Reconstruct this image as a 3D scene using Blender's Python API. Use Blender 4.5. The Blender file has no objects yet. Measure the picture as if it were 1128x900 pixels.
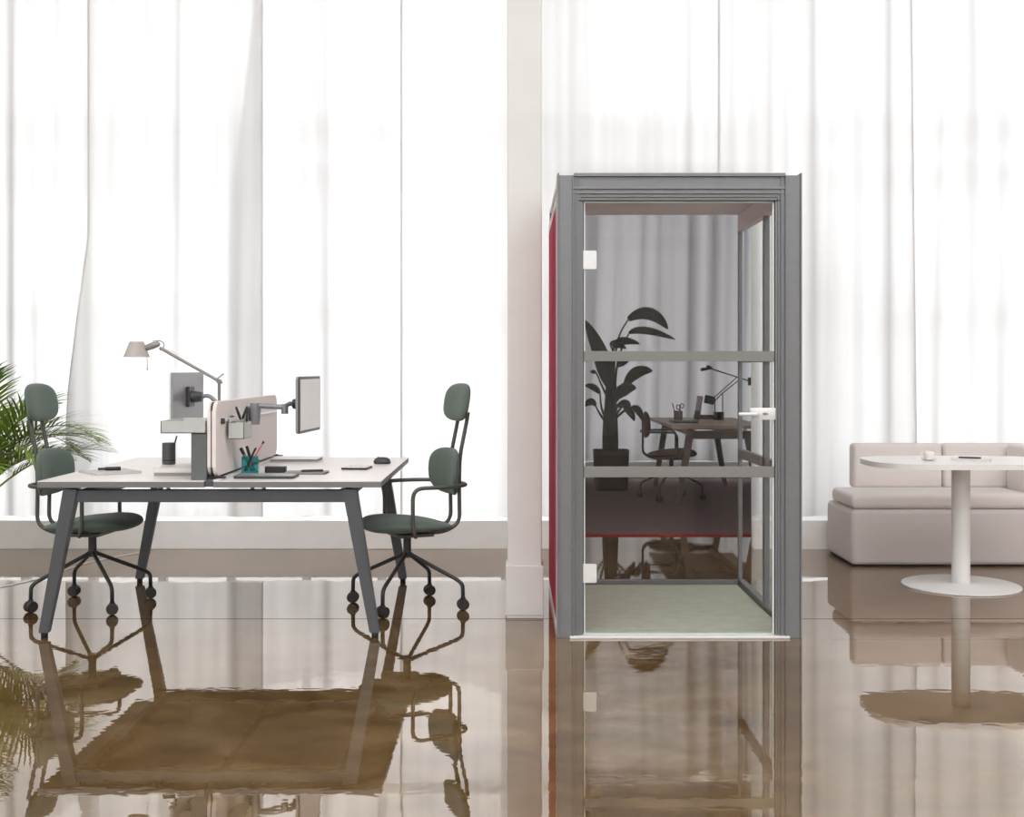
import bpy, bmesh, math, random
from mathutils import Vector, Matrix
R = math.radians
random.seed(7)
SC = bpy.context.scene
COL = SC.collection
EYE, F, PX, PY = 1.275, 1309.0, 564.0, 405.0
def W(x, y, Y):                       # point seen at pixel (x, y), at depth Y metres
    return Vector(((x - PX) * Y / F, Y, EYE - (y - PY) * Y / F))

# ---------------------------------------------------------------- materials
def lin(c):
    return tuple((v / 255 / 12.92) if v / 255 <= .04045 else ((v / 255 + .055) / 1.055) ** 2.4 for v in c)
def nodes(name):
    m = bpy.data.materials.new(name); m.use_nodes = True
    nt = m.node_tree; nt.nodes.clear()
    return m, nt, nt.nodes, nt.links
def pmat(name, rgb, rough=.5, metal=0, var=.06, scale=40, bump=0, coat=0, spec=.5, coords='Object', sheen=0):
    m, nt, N, L = nodes(name)
    out = N.new('ShaderNodeOutputMaterial'); b = N.new('ShaderNodeBsdfPrincipled')
    tc = N.new('ShaderNodeTexCoord'); no = N.new('ShaderNodeTexNoise'); no.inputs['Scale'].default_value = scale
    no.inputs['Detail'].default_value = 4
    L.new(tc.outputs[coords], no.inputs['Vector'])
    r = N.new('ShaderNodeValToRGB'); c = lin(rgb)
    r.color_ramp.elements[0].position = .3; r.color_ramp.elements[1].position = .7
    r.color_ramp.elements[0].color = (*[v * (1 - var) for v in c], 1)
    r.color_ramp.elements[1].color = (*[min(1, v * (1 + var)) for v in c], 1)
    L.new(no.outputs['Fac'], r.inputs['Fac']); L.new(r.outputs['Color'], b.inputs['Base Color'])
    b.inputs['Roughness'].default_value = rough; b.inputs['Metallic'].default_value = metal
    b.inputs['Coat Weight'].default_value = coat; b.inputs['Specular IOR Level'].default_value = spec
    b.inputs['Sheen Weight'].default_value = sheen
    if bump:
        bu = N.new('ShaderNodeBump'); bu.inputs['Strength'].default_value = bump; bu.inputs['Distance'].default_value = .002
        L.new(no.outputs['Fac'], bu.inputs['Height']); L.new(bu.outputs['Normal'], b.inputs['Normal'])
    L.new(b.outputs['BSDF'], out.inputs['Surface'])
    return m
def schlick(N, L, f0, f90=1.0):
    lw = N.new('ShaderNodeLayerWeight'); lw.inputs['Blend'].default_value = .5
    p = N.new('ShaderNodeMath'); p.operation = 'POWER'; p.inputs[1].default_value = 5
    L.new(lw.outputs['Facing'], p.inputs[0])
    ma = N.new('ShaderNodeMath'); ma.operation = 'MULTIPLY_ADD'; ma.inputs[1].default_value = f90 - f0; ma.inputs[2].default_value = f0
    L.new(p.outputs[0], ma.inputs[0])
    return ma.outputs[0]
def glass(name, tint, f0=.03, f90=1.0):
    m, nt, N, L = nodes(name)
    out = N.new('ShaderNodeOutputMaterial'); t = N.new('ShaderNodeBsdfTransparent'); t.inputs['Color'].default_value = (*tint, 1)
    g = N.new('ShaderNodeBsdfGlossy'); g.inputs['Roughness'].default_value = .0
    mx = N.new('ShaderNodeMixShader'); L.new(schlick(N, L, f0, f90), mx.inputs[0])
    L.new(t.outputs[0], mx.inputs[1]); L.new(g.outputs[0], mx.inputs[2]); L.new(mx.outputs[0], out.inputs['Surface'])
    return m
def cloth(name, rgb, trans, see):
    """sheer curtain: diffuse on the face, translucent for the daylight behind, a little see-through between the threads"""
    m, nt, N, L = nodes(name)
    out = N.new('ShaderNodeOutputMaterial')
    d = N.new('ShaderNodeBsdfDiffuse'); t = N.new('ShaderNodeBsdfTranslucent'); x = N.new('ShaderNodeBsdfTransparent')
    tc = N.new('ShaderNodeTexCoord'); mp = N.new('ShaderNodeMapping'); mp.inputs['Scale'].default_value = (4.5, 4.5, .12)
    no = N.new('ShaderNodeTexNoise'); no.inputs['Scale'].default_value = 2.0; no.inputs['Detail'].default_value = 4
    L.new(tc.outputs['Object'], mp.inputs[0]); L.new(mp.outputs[0], no.inputs['Vector'])
    r = N.new('ShaderNodeValToRGB'); r.color_ramp.elements[0].position = .3; r.color_ramp.elements[1].position = .7
    r.color_ramp.elements[0].color = (*[v * .875 for v in rgb], 1); r.color_ramp.elements[1].color = (*rgb, 1)  # tall streaks in the colour stand in for soft fold shading
    L.new(no.outputs['Fac'], r.inputs['Fac']); L.new(r.outputs[0], d.inputs[0]); L.new(r.outputs[0], t.inputs[0])
    lf = N.new('ShaderNodeLayerWeight'); lf.inputs['Blend'].default_value = .5
    rg = N.new('ShaderNodeValToRGB'); rg.color_ramp.elements[0].position = .0; rg.color_ramp.elements[1].position = .52
    rg.color_ramp.elements[0].color = (1, 1, 1, 1); rg.color_ramp.elements[1].color = (.36, .36, .365, 1)   # longer way through the threads when seen edge-on
    L.new(lf.outputs['Facing'], rg.inputs['Fac'])
    ml = N.new('ShaderNodeMix'); ml.data_type = 'RGBA'; ml.blend_type = 'MULTIPLY'; ml.inputs[0].default_value = 1
    L.new(r.outputs[0], ml.inputs[6]); L.new(rg.outputs[0], ml.inputs[7]); L.new(ml.outputs[2], t.inputs[0])
    m1 = N.new('ShaderNodeMixShader'); m1.inputs[0].default_value = trans
    L.new(d.outputs[0], m1.inputs[1]); L.new(t.outputs[0], m1.inputs[2])
    lw = N.new('ShaderNodeLayerWeight'); lw.inputs['Blend'].default_value = .5
    ma = N.new('ShaderNodeMath'); ma.operation = 'MULTIPLY_ADD'; ma.inputs[1].default_value = -see; ma.inputs[2].default_value = see; ma.use_clamp = True
    L.new(lw.outputs['Facing'], ma.inputs[0])
    m2 = N.new('ShaderNodeMixShader'); L.new(ma.outputs[0], m2.inputs[0])
    L.new(m1.outputs[0], m2.inputs[1]); L.new(x.outputs[0], m2.inputs[2]); L.new(m2.outputs[0], out.inputs['Surface'])
    return m
def floor_mat():
    m, nt, N, L = nodes('polished_concrete')
    out = N.new('ShaderNodeOutputMaterial'); tc = N.new('ShaderNodeTexCoord')
    def noise(s, det, dist=0, sc=(1, 1, 1)):
        mp = N.new('ShaderNodeMapping'); mp.inputs['Scale'].default_value = sc; L.new(tc.outputs['Object'], mp.inputs[0])
        n = N.new('ShaderNodeTexNoise'); n.inputs['Scale'].default_value = s; n.inputs['Detail'].default_value = det
        n.inputs['Roughness'].default_value = .62; n.inputs['Distortion'].default_value = dist
        L.new(mp.outputs[0], n.inputs['Vector']); return n
    n1 = noise(1.5, 7, .3); n2 = noise(6, 9, .25, (.8, 1, 1)); n3 = noise(20, 1.2, .3, (.7, 1, 1))
    mix = N.new('ShaderNodeMix'); mix.data_type = 'FLOAT'; mix.inputs[0].default_value = .5
    L.new(n1.outputs['Fac'], mix.inputs[2]); L.new(n2.outputs['Fac'], mix.inputs[3])
    r = N.new('ShaderNodeValToRGB'); e = r.color_ramp.elements
    e[0].position = .38; e[0].color = (*FLOOR_DARK, 1); e[1].position = .62; e[1].color = (*FLOOR_LIGHT, 1)
    k = r.color_ramp.elements.new(.5); k.color = (*FLOOR_MID, 1)
    L.new(mix.outputs[0], r.inputs['Fac'])
    # saw-cut joints: y = 6.03 across the hall, y = 5.56 on the right
    sp = N.new('ShaderNodeSeparateXYZ'); L.new(tc.outputs['Object'], sp.inputs[0])
    def math(op, a, b):
        q = N.new('ShaderNodeMath'); q.operation = op
        for i, v in enumerate((a, b)):
            if isinstance(v, (int, float)): q.inputs[i].default_value = v
            else: L.new(v, q.inputs[i])
        return q.outputs[0]
    def joint(y, w): return math('LESS_THAN', math('ABSOLUTE', math('SUBTRACT', sp.outputs['Y'], y), 0), w)
    j = math('MAXIMUM', joint(6.03, .006), math('MULTIPLY', math('MULTIPLY', joint(5.58, .003), math('GREATER_THAN', sp.outputs['X'], 1.5)), .5))
    dk = N.new('ShaderNodeMix'); dk.data_type = 'RGBA'; L.new(j, dk.inputs[0]); L.new(r.outputs[0], dk.inputs[6]); dk.inputs[7].default_value = (.03, .02, .012, 1)
    d = N.new('ShaderNodeBsdfDiffuse'); L.new(dk.outputs[2], d.inputs[0])
    g = N.new('ShaderNodeBsdfGlossy'); g.inputs['Color'].default_value = (1, .97, .945, 1)
    rr = N.new('ShaderNodeMapRange'); rr.inputs[3].default_value = .004; rr.inputs[4].default_value = .022
    L.new(n2.outputs['Fac'], rr.inputs[0]); L.new(rr.outputs[0], g.inputs['Roughness'])
    bu = N.new('ShaderNodeBump'); bu.inputs['Strength'].default_value = .11; bu.inputs['Distance'].default_value = .0016
    L.new(n3.outputs['Fac'], bu.inputs['Height']); L.new(bu.outputs[0], g.inputs['Normal'])
    lw = N.new('ShaderNodeLayerWeight'); lw.inputs['Blend'].default_value = .5
    p = math('POWER', lw.outputs['Facing'], 3.0)
    fac = math('ADD', math('MULTIPLY', p, FLOOR_F90 - FLOOR_F0), FLOOR_F0)
    fac = math('MULTIPLY', fac, math('SUBTRACT', 1.0, math('MULTIPLY', j, .85)))
    fac = math('MULTIPLY', fac, math('ADD', .86, math('MULTIPLY', mix.outputs[0], .28)))
    mx = N.new('ShaderNodeMixShader'); L.new(fac, mx.inputs[0]); L.new(d.outputs[0], mx.inputs[1]); L.new(g.outputs[0], mx.inputs[2])
    L.new(mx.outputs[0], out.inputs['Surface'])
    return m
FLOOR_DARK, FLOOR_MID, FLOOR_LIGHT = (.085, .047, .017), (.145, .085, .032), (.215, .138, .062)
FLOOR_F0, FLOOR_F90 = .10, .80

M = {}
M['floor'] = floor_mat()
M['wall'] = pmat('white_plaster', (236, 232, 228), .8, var=.02, scale=6)
M['plinth'] = pmat('white_plinth_paint', (244, 243, 241), .6, var=.02, scale=8)
M['pillar'] = pmat('cream_pillar_paint', (217, 217, 214), .7, var=.025, scale=5)
M['window'] = pmat('white_window_frame', (205, 205, 205), .6, var=.02)
M['curtain'] = cloth('sheer_white_cloth', (.94, .94, .94), .5, .05)
M['curtain_dim'] = cloth('dimmed_white_sheer', (.56, .56, .57), .5, .02)  # same white sheer, its colour darkened to stand for the dim annex
M['pane'] = glass('window_glass', (.99, .99, .99), .02)
M['booth'] = pmat('grey_anodised_aluminium', (124, 125, 128), .42, .35, var=.03, scale=25)
M['booth_dark'] = pmat('dark_grey_gasket', (52, 54, 57), .6)
M['bar'] = pmat('warm_grey_aluminium', (128, 127, 124), .5, .1, var=.02)
M['booth_light'] = pmat('light_grey_edge_profile', (214, 208, 203), .5, var=.02)
M['crimson'] = pmat('crimson_felt', (176, 26, 62), .95, var=.1, scale=200, bump=.2)
M['door_glass'] = glass('clear_door_glass', (.955, .965, .96), .018)
M['back_glass'] = glass('smoked_back_glass', (.87, .85, .852), .02)
M['side_glass'] = glass('greenish_side_glass', (.985, .99, .987), .02, .10)
M['glass_edge'] = pmat('polished_glass_edge', (222, 230, 227), .3, var=.02)
M['booth_floor'] = pmat('pale_sage_carpet', (186, 190, 174), .95, var=.07, scale=14, bump=.2)
M['booth_roof'] = pmat('pale_grey_ceiling_panel', (236, 236, 239), .8, var=.02)
M['steel'] = pmat('satin_steel', (226, 226, 226), .35, .2, var=.02)
M['chrome'] = pmat('brushed_aluminium', (196, 192, 188), .3, .7, var=.04)
M['desk_top'] = pmat('pale_grey_laminate', (226, 220, 216), .32, var=.015, scale=10)
M['desk_edge'] = pmat('grey_edge_band', (118, 118, 120), .5, var=.03)
M['desk_frame'] = pmat('graphite_powder_coat', (82, 84, 88), .5, .2, var=.05, scale=120)
M['foot'] = pmat('black_rubber', (22, 22, 23), .7)
M['screen_fabric'] = pmat('pinkish_grey_screen_felt', (232, 226, 223), .95, var=.04, scale=220, bump=.15)
M['piping'] = pmat('maroon_zip_piping', (72, 48, 50), .7)
M['shelf'] = pmat('pale_grey_steel_tray', (190, 192, 189), .5, var=.02)
M['shelf_post'] = pmat('slate_grey_metal', (98, 101, 102), .55, var=.04)
M['mon_back'] = pmat('silver_monitor_casing', (150, 151, 153), .38, .4, var=.03)
M['mon_glint'] = pmat('monitor_edge_glint', (222, 222, 220), .4)  # bezel coloured pale to stand for light caught on its near edge
M['mon_dark'] = pmat('dark_bezel', (60, 61, 64), .4)
M['mon_screen'] = pmat('pale_switched_off_display', (214, 214, 210), .25, var=.02)
M['black'] = pmat('black_plastic', (30, 30, 32), .45)
M['darkgrey'] = pmat('dark_grey_plastic', (62, 63, 66), .45)
M['arm'] = pmat('grey_cast_aluminium', (140, 141, 144), .4, .4, var=.04)
M['lamp'] = pmat('aluminium_lamp', (146, 141, 137), .35, .5, var=.04)
M['lamp_shade'] = pmat('pale_parchment_shade', (182, 177, 172), .6, var=.03)
M['green'] = pmat('sage_green_upholstery', (89, 105, 96), .85, var=.05, scale=260, bump=.12, sheen=.15)
M['green_frame'] = pmat('dark_olive_grey_tube', (84, 86, 80), .42, .2, var=.04)
M['chair_base'] = pmat('dark_graphite_tube', (56, 58, 57), .4, .3, var=.04)
M['caster'] = pmat('dark_caster_plastic', (46, 43, 42), .5)
M['white'] = pmat('white_plastic', (232, 230, 227), .4, var=.015)
M['paper'] = pmat('white_paper', (234, 230, 226), .8, var=.02)
M['greypaper'] = pmat('grey_paper', (150, 148, 147), .8, var=.03)
M['padgrey'] = pmat('light_grey_card', (196, 194, 192), .8, var=.02)
M['darkpot'] = pmat('dark_grey_mesh_cup', (78, 78, 80), .5, var=.08, scale=300)
M['teal'] = glass('teal_tinted_acrylic', (.45, .82, .84), .05)
M['pink'] = pmat('pink_lacquer', (224, 110, 128), .4)
M['red'] = pmat('crimson_lacquer', (168, 30, 52), .4)
M['marker'] = pmat('teal_marker_barrel', (54, 130, 104), .4)
M['key'] = pmat('pale_keys', (224, 222, 220), .5)
M['sofa'] = pmat('blush_grey_upholstery', (222, 215, 212), .95, var=.03, scale=260, bump=.12, sheen=.2)
M['sofa_base'] = pmat('mauve_grey_upholstery', (206, 198, 196), .95, var=.03, scale=260, bump=.12, sheen=.2)
M['table'] = pmat('white_lacquer', (232, 230, 228), .28, var=.01)
M['table_base'] = pmat('white_powder_coat', (220, 219, 217), .4, var=.015)
M['cup'] = pmat('white_porcelain', (238, 236, 233), .2, var=.01)
M['coffee'] = pmat('coffee', (50, 28, 16), .2)
M['palm'] = pmat('palm_green', (122, 148, 60), .5, var=.4, scale=9)
M['palm_stem'] = pmat('palm_stem_green', (120, 146, 62), .5, var=.2, scale=20)
M['soil'] = pmat('potting_soil', (52, 40, 32), .95, var=.3, scale=60)
M['pot'] = pmat('grey_concrete_pot', (150, 149, 147), .8, var=.08, scale=30)
M['carpet'] = pmat('plum_grey_carpet', (124, 104, 106), .98, var=.08, scale=30, bump=.2)
M['carpet_edge'] = pmat('red_carpet_binding', (170, 24, 34), .8)
M['leaf'] = pmat('dark_banana_leaf', (44, 45, 27), .5, var=.25, scale=12)
M['trunk'] = pmat('brown_leaf_stalk', (52, 40, 32), .7, var=.25, scale=25)
M['darkplanter'] = pmat('dark_brown_planter', (52, 41, 41), .7, var=.06, scale=30)
M['wood'] = pmat('light_oak_veneer', (224, 192, 160), .45, var=.10, scale=14)
M['taupe'] = pmat('taupe_powder_coat', (128, 110, 104), .5, var=.05)
M['rust'] = pmat('rust_brown_upholstery', (112, 62, 52), .85, var=.08, scale=200)
M['rust_frame'] = pmat('dark_taupe_tube', (66, 58, 57), .45, .2)
M['lamp_black'] = pmat('matt_black_lamp_metal', (26, 24, 25), .5)
M['rose'] = pmat('rose_screen', (206, 168, 172), .4, var=.04)
M['cork'] = pmat('grey_beige_cup', (150, 136, 126), .7, var=.08)
M['brownbook'] = pmat('brown_book_cover', (104, 82, 74), .6)
M['annex_wall'] = pmat('pale_grey_annex_plaster', (206, 206, 208), .85, var=.02, scale=5)

# ---------------------------------------------------------------- mesh builder
class MB:
    def __init__(self): self.bm = bmesh.new()
    def box(self, x0, x1, y0, y1, z0, z1, bevel=0, seg=2, mi=0, mat=None):
        v = [self.bm.verts.new((x, y, z)) for x in (x0, x1) for y in (y0, y1) for z in (z0, z1)]
        fs = [self.bm.faces.new([v[i] for i in q]) for q in ((0, 1, 3, 2), (4, 6, 7, 5), (0, 4, 5, 1), (2, 3, 7, 6), (0, 2, 6, 4), (1, 5, 7, 3))]
        for f in fs: f.material_index = mi
        if mat is not None: bmesh.ops.transform(self.bm, matrix=mat, verts=v)
        if bevel:
            es = list({e for f in fs for e in f.edges})
            bmesh.ops.bevel(self.bm, geom=es, offset=bevel, segments=seg, affect='EDGES', profile=.5, material=mi)
        return self
    def hexa(self, bot, top):          # 4 bottom points and 4 top points, same order
        v = [self.bm.verts.new(p) for p in list(bot) + list(top)]
        for q in ((3, 2, 1, 0), (4, 5, 6, 7), (0, 1, 5, 4), (1, 2, 6, 5), (2, 3, 7, 6), (3, 0, 4, 7)): self.bm.faces.new([v[i] for i in q])
        return self
    def tube(self, pts, r, seg=10, fillet=0, caps=True, mi=0, closed=False):
        pts = [Vector(p) for p in pts]
        if fillet and len(pts) > 2:
            new = [pts[0]]
            for i in range(1, len(pts) - 1):
                a, b, c = pts[i - 1], pts[i], pts[i + 1]
                d = min(fillet, (a - b).length * .48, (c - b).length * .48)
                p, q = b + (a - b).normalized() * d, b + (c - b).normalized() * d
                for k in range(7):
                    t = k / 6; new.append(p * (1 - t) ** 2 + b * 2 * t * (1 - t) + q * t * t)
            new.append(pts[-1]); pts = new
        n = len(pts); rings = []; nrm = None
        for i, p in enumerate(pts):
            if closed: d = (pts[(i + 1) % n] - pts[i - 1]).normalized()
            else: d = (pts[min(i + 1, n - 1)] - pts[max(i - 1, 0)]).normalized()
            if nrm is None:
                nrm = d.orthogonal().normalized()
            nrm = (nrm - d * nrm.dot(d)).normalized(); bi = d.cross(nrm)
            rr = r(i / (n - 1)) if callable(r) else r
            rings.append([self.bm.verts.new(p + (nrm * math.cos(2 * math.pi * k / seg) + bi * math.sin(2 * math.pi * k / seg)) * rr) for k in range(seg)])
        for i in range(n if closed else n - 1):
            A, B = rings[i], rings[(i + 1) % n]
            for k in range(seg):
                f = self.bm.faces.new((A[k], A[(k + 1) % seg], B[(k + 1) % seg], B[k])); f.material_index = mi; f.smooth = True
        if caps and not closed:
            for q in (rings[0][::-1], rings[-1]):
                f = self.bm.faces.new(q); f.material_index = mi
        return self
    def cyl(self, a, b, r, seg=20, r2=None, mi=0):
        return self.tube([a, b], (lambda t: r + (r2 - r) * t) if r2 is not None else r, seg, mi=mi)
    def lathe(self, prof, c=(0, 0, 0), seg=32, sx=1, sy=1, n=2.0, mi=0, rot=None):
        """prof: (r, z) list; n>2 gives a superellipse section"""
        c = Vector(c); rings = []
        for r, z in prof:
            ring = []
            for k in range(seg):
                a = 2 * math.pi * k / seg; ca, sa = math.cos(a), math.sin(a)
                x = math.copysign(abs(ca) ** (2 / n), ca) * r * sx; y = math.copysign(abs(sa) ** (2 / n), sa) * r * sy
                p = Vector((x, y, z))
                if rot is not None: p = rot @ p
                ring.append(self.bm.verts.new(c + p))
            rings.append(ring)
        for A, B in zip(rings, rings[1:]):
            for k in range(seg):
                f = self.bm.faces.new((A[k], A[(k + 1) % seg], B[(k + 1) % seg], B[k])); f.material_index = mi; f.smooth = True
        for q in (rings[0][::-1], rings[-1]):
            f = self.bm.faces.new(q); f.material_index = mi
        return self
    def pad(self, w, h, T, fn, n=3.0, nr=10, seg=44, k=3.0, mi=0):
        """soft pad: superellipse outline w x h, thickness T rounded at the rim; fn(a, b, t) -> point"""
        top, bot = [], []
        rs = [math.sin(math.pi / 2 * i / nr) for i in range(1, nr + 1)]
        ct = self.bm.verts.new(fn(0, 0, T / 2)); cb = self.bm.verts.new(fn(0, 0, -T / 2))
        for r in rs:
            th = T / 2 * max(0, 1 - r ** (2 * k)) ** .5
            ra, rb = [], []
            for s in range(seg):
                a = 2 * math.pi * s / seg; ca, sa = math.cos(a), math.sin(a)
                u = math.copysign(abs(ca) ** (2 / n), ca) * r * w / 2; v = math.copysign(abs(sa) ** (2 / n), sa) * r * h / 2
                vt = self.bm.verts.new(fn(u, v, th)); ra.append(vt)
                rb.append(vt if r == rs[-1] else self.bm.verts.new(fn(u, v, -th)))
            top.append(ra); bot.append(rb)
        F_ = []
        for s in range(seg):
            t = (s + 1) % seg
            F_.append(self.bm.faces.new((ct, top[0][s], top[0][t]))); F_.append(self.bm.faces.new((cb, bot[0][t], bot[0][s])))
            for i in range(nr - 1):
                F_.append(self.bm.faces.new((top[i][s], top[i + 1][s], top[i + 1][t], top[i][t])))
                q = (bot[i][t], bot[i + 1][t], bot[i + 1][s], bot[i][s])
                F_.append(self.bm.faces.new(q))
        for f in F_: f.smooth = True; f.material_index = mi
        return self
    def slab(self, outline, z0, z1, bevel=0, seg=2, mi=0):
        b = [self.bm.verts.new((x, y, z0)) for x, y in outline]; t = [self.bm.verts.new((x, y, z1)) for x, y in outline]
        n = len(b); fs = [self.bm.faces.new(b[::-1]), self.bm.faces.new(t)]
        for i in range(n): fs.append(self.bm.faces.new((b[i], b[(i + 1) % n], t[(i + 1) % n], t[i])))
        for f in fs: f.material_index = mi
        if bevel:
            es = list(fs[0].edges) + list(fs[1].edges)
            bmesh.ops.bevel(self.bm, geom=es, offset=bevel, segments=seg, affect='EDGES', profile=.5)
        return self
    def build(self, name, mat, parent=None, smooth=False, kind=None):
        bmesh.ops.recalc_face_normals(self.bm, faces=self.bm.faces)
        me = bpy.data.meshes.new(name); self.bm.to_mesh(me); self.bm.free()
        for m in (mat if isinstance(mat, (list, tuple)) else [mat]): me.materials.append(m)
        if smooth:
            me.shade_smooth()
            if smooth != True: me.set_sharp_from_angle(angle=R(smooth))
        o = bpy.data.objects.new(name, me); COL.objects.link(o)
        if parent: o.parent = parent
        if kind: o['kind'] = kind
        return o
def tag(o, label, cat, group=None):
    o['label'] = label; o['category'] = cat
    if group: o['group'] = group
    return o
def thing(name, label, cat, loc=(0, 0, 0), rz=0, group=None):
    o = bpy.data.objects.new(name, None); COL.objects.link(o); o.empty_display_size = .1
    o.location = loc; o.rotation_euler = (0, 0, rz)
    return tag(o, label, cat, group)
def copy_tree(o, parent=None):
    c = o.copy(); COL.objects.link(c)
    if parent: c.parent = parent
    for ch in list(o.children): copy_tree(ch, c)
    return c
def rot(axis, deg, loc=(0, 0, 0)): return Matrix.Translation(loc) @ Matrix.Rotation(R(deg), 4, axis)
def rrect(w, h, r, cx=0, cy=0, seg=8):
    pts = []
    for sx, sy, a0 in ((1, 1, 0), (-1, 1, 90), (-1, -1, 180), (1, -1, 270)):
        for k in range(seg + 1):
            a = R(a0 + 90 * k / seg); pts.append((cx + sx * (w / 2 - r) + r * math.cos(a), cy + sy * (h / 2 - r) + r * math.sin(a)))
    return pts

# ---------------------------------------------------------------- the setting
HX0, HX1, HY0, HW, HZ = -9.0, 9.5, -6.0, 8.60, 6.2       # hall; window wall at Y = HW
OX0, OX1, OZ = .44, 1.70, 2.56
OXR = 1.84                                                # the right reveal is splayed                            # opening behind the booth
MB().box(HX0, HX1, HY0, HW + .25, -.2, 0).build('floor', M['floor'], kind='structure')
RL = [(-3.6, -1.6), (-.6, 1.4), (2.4, 4.4)]                  # unseen rooflight strips, front to back, added for fill light from above
c = MB(); ys = [HY0] + [v for r_ in RL for v in r_] + [HW + .25]
for i in range(0, len(ys), 2): c.box(HX0, HX1, ys[i], ys[i + 1], HZ, HZ + .2)
for y0, y1 in RL: c.box(HX0, -7, y0, y1, HZ, HZ + .2).box(7.5, HX1, y0, y1, HZ, HZ + .2)
c.build('ceiling', M['wall'], kind='structure')
for i, (y0, y1) in enumerate(RL):
    f = MB()
    for x in [-7 + 2.4166 * q for q in range(7)]: f.box(x - .03, x + .03, y0, y1, HZ + .06, HZ + .12)
    f = f.build(f'window_{i + 10}', M['window'], kind='structure')
    MB().box(-7, 7.5, y0, y1, HZ + .13, HZ + .136).build('pane', M['pane'], f)
MB().box(HX0 - .2, HX0, HY0, HW + .25, -.2, HZ + .2).build('wall_left', M['wall'], kind='structure')
MB().box(HX1, HX1 + .2, HY0, HW + .25, -.2, HZ + .2).build('wall_right', M['wall'], kind='structure')
w = MB()                                                    # unseen rear wall; high window openings added for fill, clear of door reflections
w.box(HX0, HX1, HY0 - .25, HY0, -.2, 3.7).box(HX0, HX1, HY0 - .25, HY0, 5.6, HZ + .2)
for x0, x1 in ((HX0, -8.3), (-3.0, -2.5), (2.9, 3.4), (8.8, HX1)): w.box(x0, x1, HY0 - .25, HY0, 3.7, 5.6)
w.build('wall_rear', M['wall'], kind='structure')
for i, (x0, x1) in enumerate(((-8.3, -3.0), (-2.5, 2.9), (3.4, 8.8))):
    f = MB()
    for x in (x0, (x0 * 2 + x1) / 3, (x0 + x1 * 2) / 3, x1): f.box(x - .035, x + .035, HY0 - .16, HY0 - .09, 3.7, 5.6)
    for z in (3.73, 4.65, 5.57): f.box(x0, x1, HY0 - .16, HY0 - .09, z - .03, z + .03)
    f.build(f'window_{i + 5}', M['window'], kind='structure')
w = MB()                                                    # window wall: head band, end piers
w.box(HX0, HX1, HW, HW + .25, 5.75, HZ + .2)
w.box(-.05, .10, HW + .02, HW + .25, .0, 5.75)
w.box(HX0, -8.4, HW, HW + .25, 0, 5.75).box(8.9, HX1, HW, HW + .25, 0, 5.75)
w.build('wall_back', M['wall'], kind='structure')
p = MB(); p.box(HX0, OX0 - .045, 8.35, HW + .25, 0, .2, .004).hexa([(OX1 - .005, 8.35, 0), (HX1, 8.35, 0), (HX1, HW + .25, 0), (OXR, HW + .25, 0)], [(OX1 - .005, 8.35, .2), (HX1, 8.35, .2), (HX1, HW + .25, .2), (OXR, HW + .25, .2)])
p.build('baseboard_back', M['plinth'], kind='structure')
def window(n, x0, x1, muls, z0=.2):
    f = MB(); y0, y1 = HW + .06, HW + .12
    for x in [x0, x1] + muls: f.box(x - .03, x + .03, y0, y1, z0, 5.75)
    for z in [z0 + .02] + [v for v in (1.80, 2.77, 3.10, 4.4, 5.72) if v > z0]: f.box(x0, x1, y0, y1, z - .025, z + .025)
    o = f.build(f'window_{n}', M['window'], kind='structure')
    MB().box(x0, x1, y0 + .025, y0 + .031, z0, 5.75).build('pane', M['pane'], o)
window(1, -8.4, -4.35, [-7.4, -6.4, -5.4])
window(2, -4.3, -.05, [-3.55, -3.06, -2.55, -2.05, -1.50, -.95])
window(4, OXR + .08, 8.9, [2.35, 3.2, 4.1, 5.0, 6.2, 7.5])
window(3, .45, OX1 + .02, [.95], OZ + .08)
window(9, .10, OX0 - .10, [])
j = MB(); j.box(OX0 - .045, OX0, 8.44, HW + .25, 0, OZ + .05, .003).hexa([(OX1, 8.44, 0), (OX1 + .045, 8.44, 0), (OXR + .045, HW + .25, 0), (OXR, HW + .25, 0)], [(OX1, 8.44, OZ + .05), (OX1 + .045, 8.44, OZ + .05), (OXR + .045, HW + .25, OZ + .05), (OXR, HW + .25, OZ + .05)]).box(OX0, OX1, 8.44, HW + .25, OZ, OZ + .05, .003)
j.build('door_1', M['plinth'], kind='structure')
# pillar with its skirting
pl = MB().box(-.0235, .152, 6.06, 6.24, 0, HZ, .006).build('pillar', M['pillar'], kind='structure')
MB().box(-.0325, .161, 6.05, 6.25, .012, .265, .004).box(-.028, .157, 6.055, 6.245, 0, .012).build('baseboard', M['pillar'], pl)

# annex room behind the opening (glazed end, own sheer curtain)
AY = 13.75
a = MB().hexa([(OX0, HW + .25, -.2), (OXR, HW + .25, -.2), (2.95, AY + .25, -.2), (.66, AY + .25, -.2)], [(OX0, HW + .25, 0), (OXR, HW + .25, 0), (2.95, AY + .25, 0), (.66, AY + .25, 0)])
a.build('floor_annex', M['floor'], kind='structure')
def zr(y): return 2.62 + (y - HW) * .17
def awall(name, xa, xb, s):
    t = .12 * s
    MB().hexa([(xa, HW + .25, 0), (xa + t, HW + .25, 0), (xb + t, AY + .25, 0), (xb, AY + .25, 0)],
              [(xa, HW + .25, zr(HW + .25)), (xa + t, HW + .25, zr(HW + .25)), (xb + t, AY + .25, zr(AY + .25)), (xb, AY + .25, zr(AY + .25))]).build(name, M['annex_wall'], kind='structure')
awall('wall_annex_left', OX0, .66, -1); awall('wall_annex_right', OXR, 2.95, 1)
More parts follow.
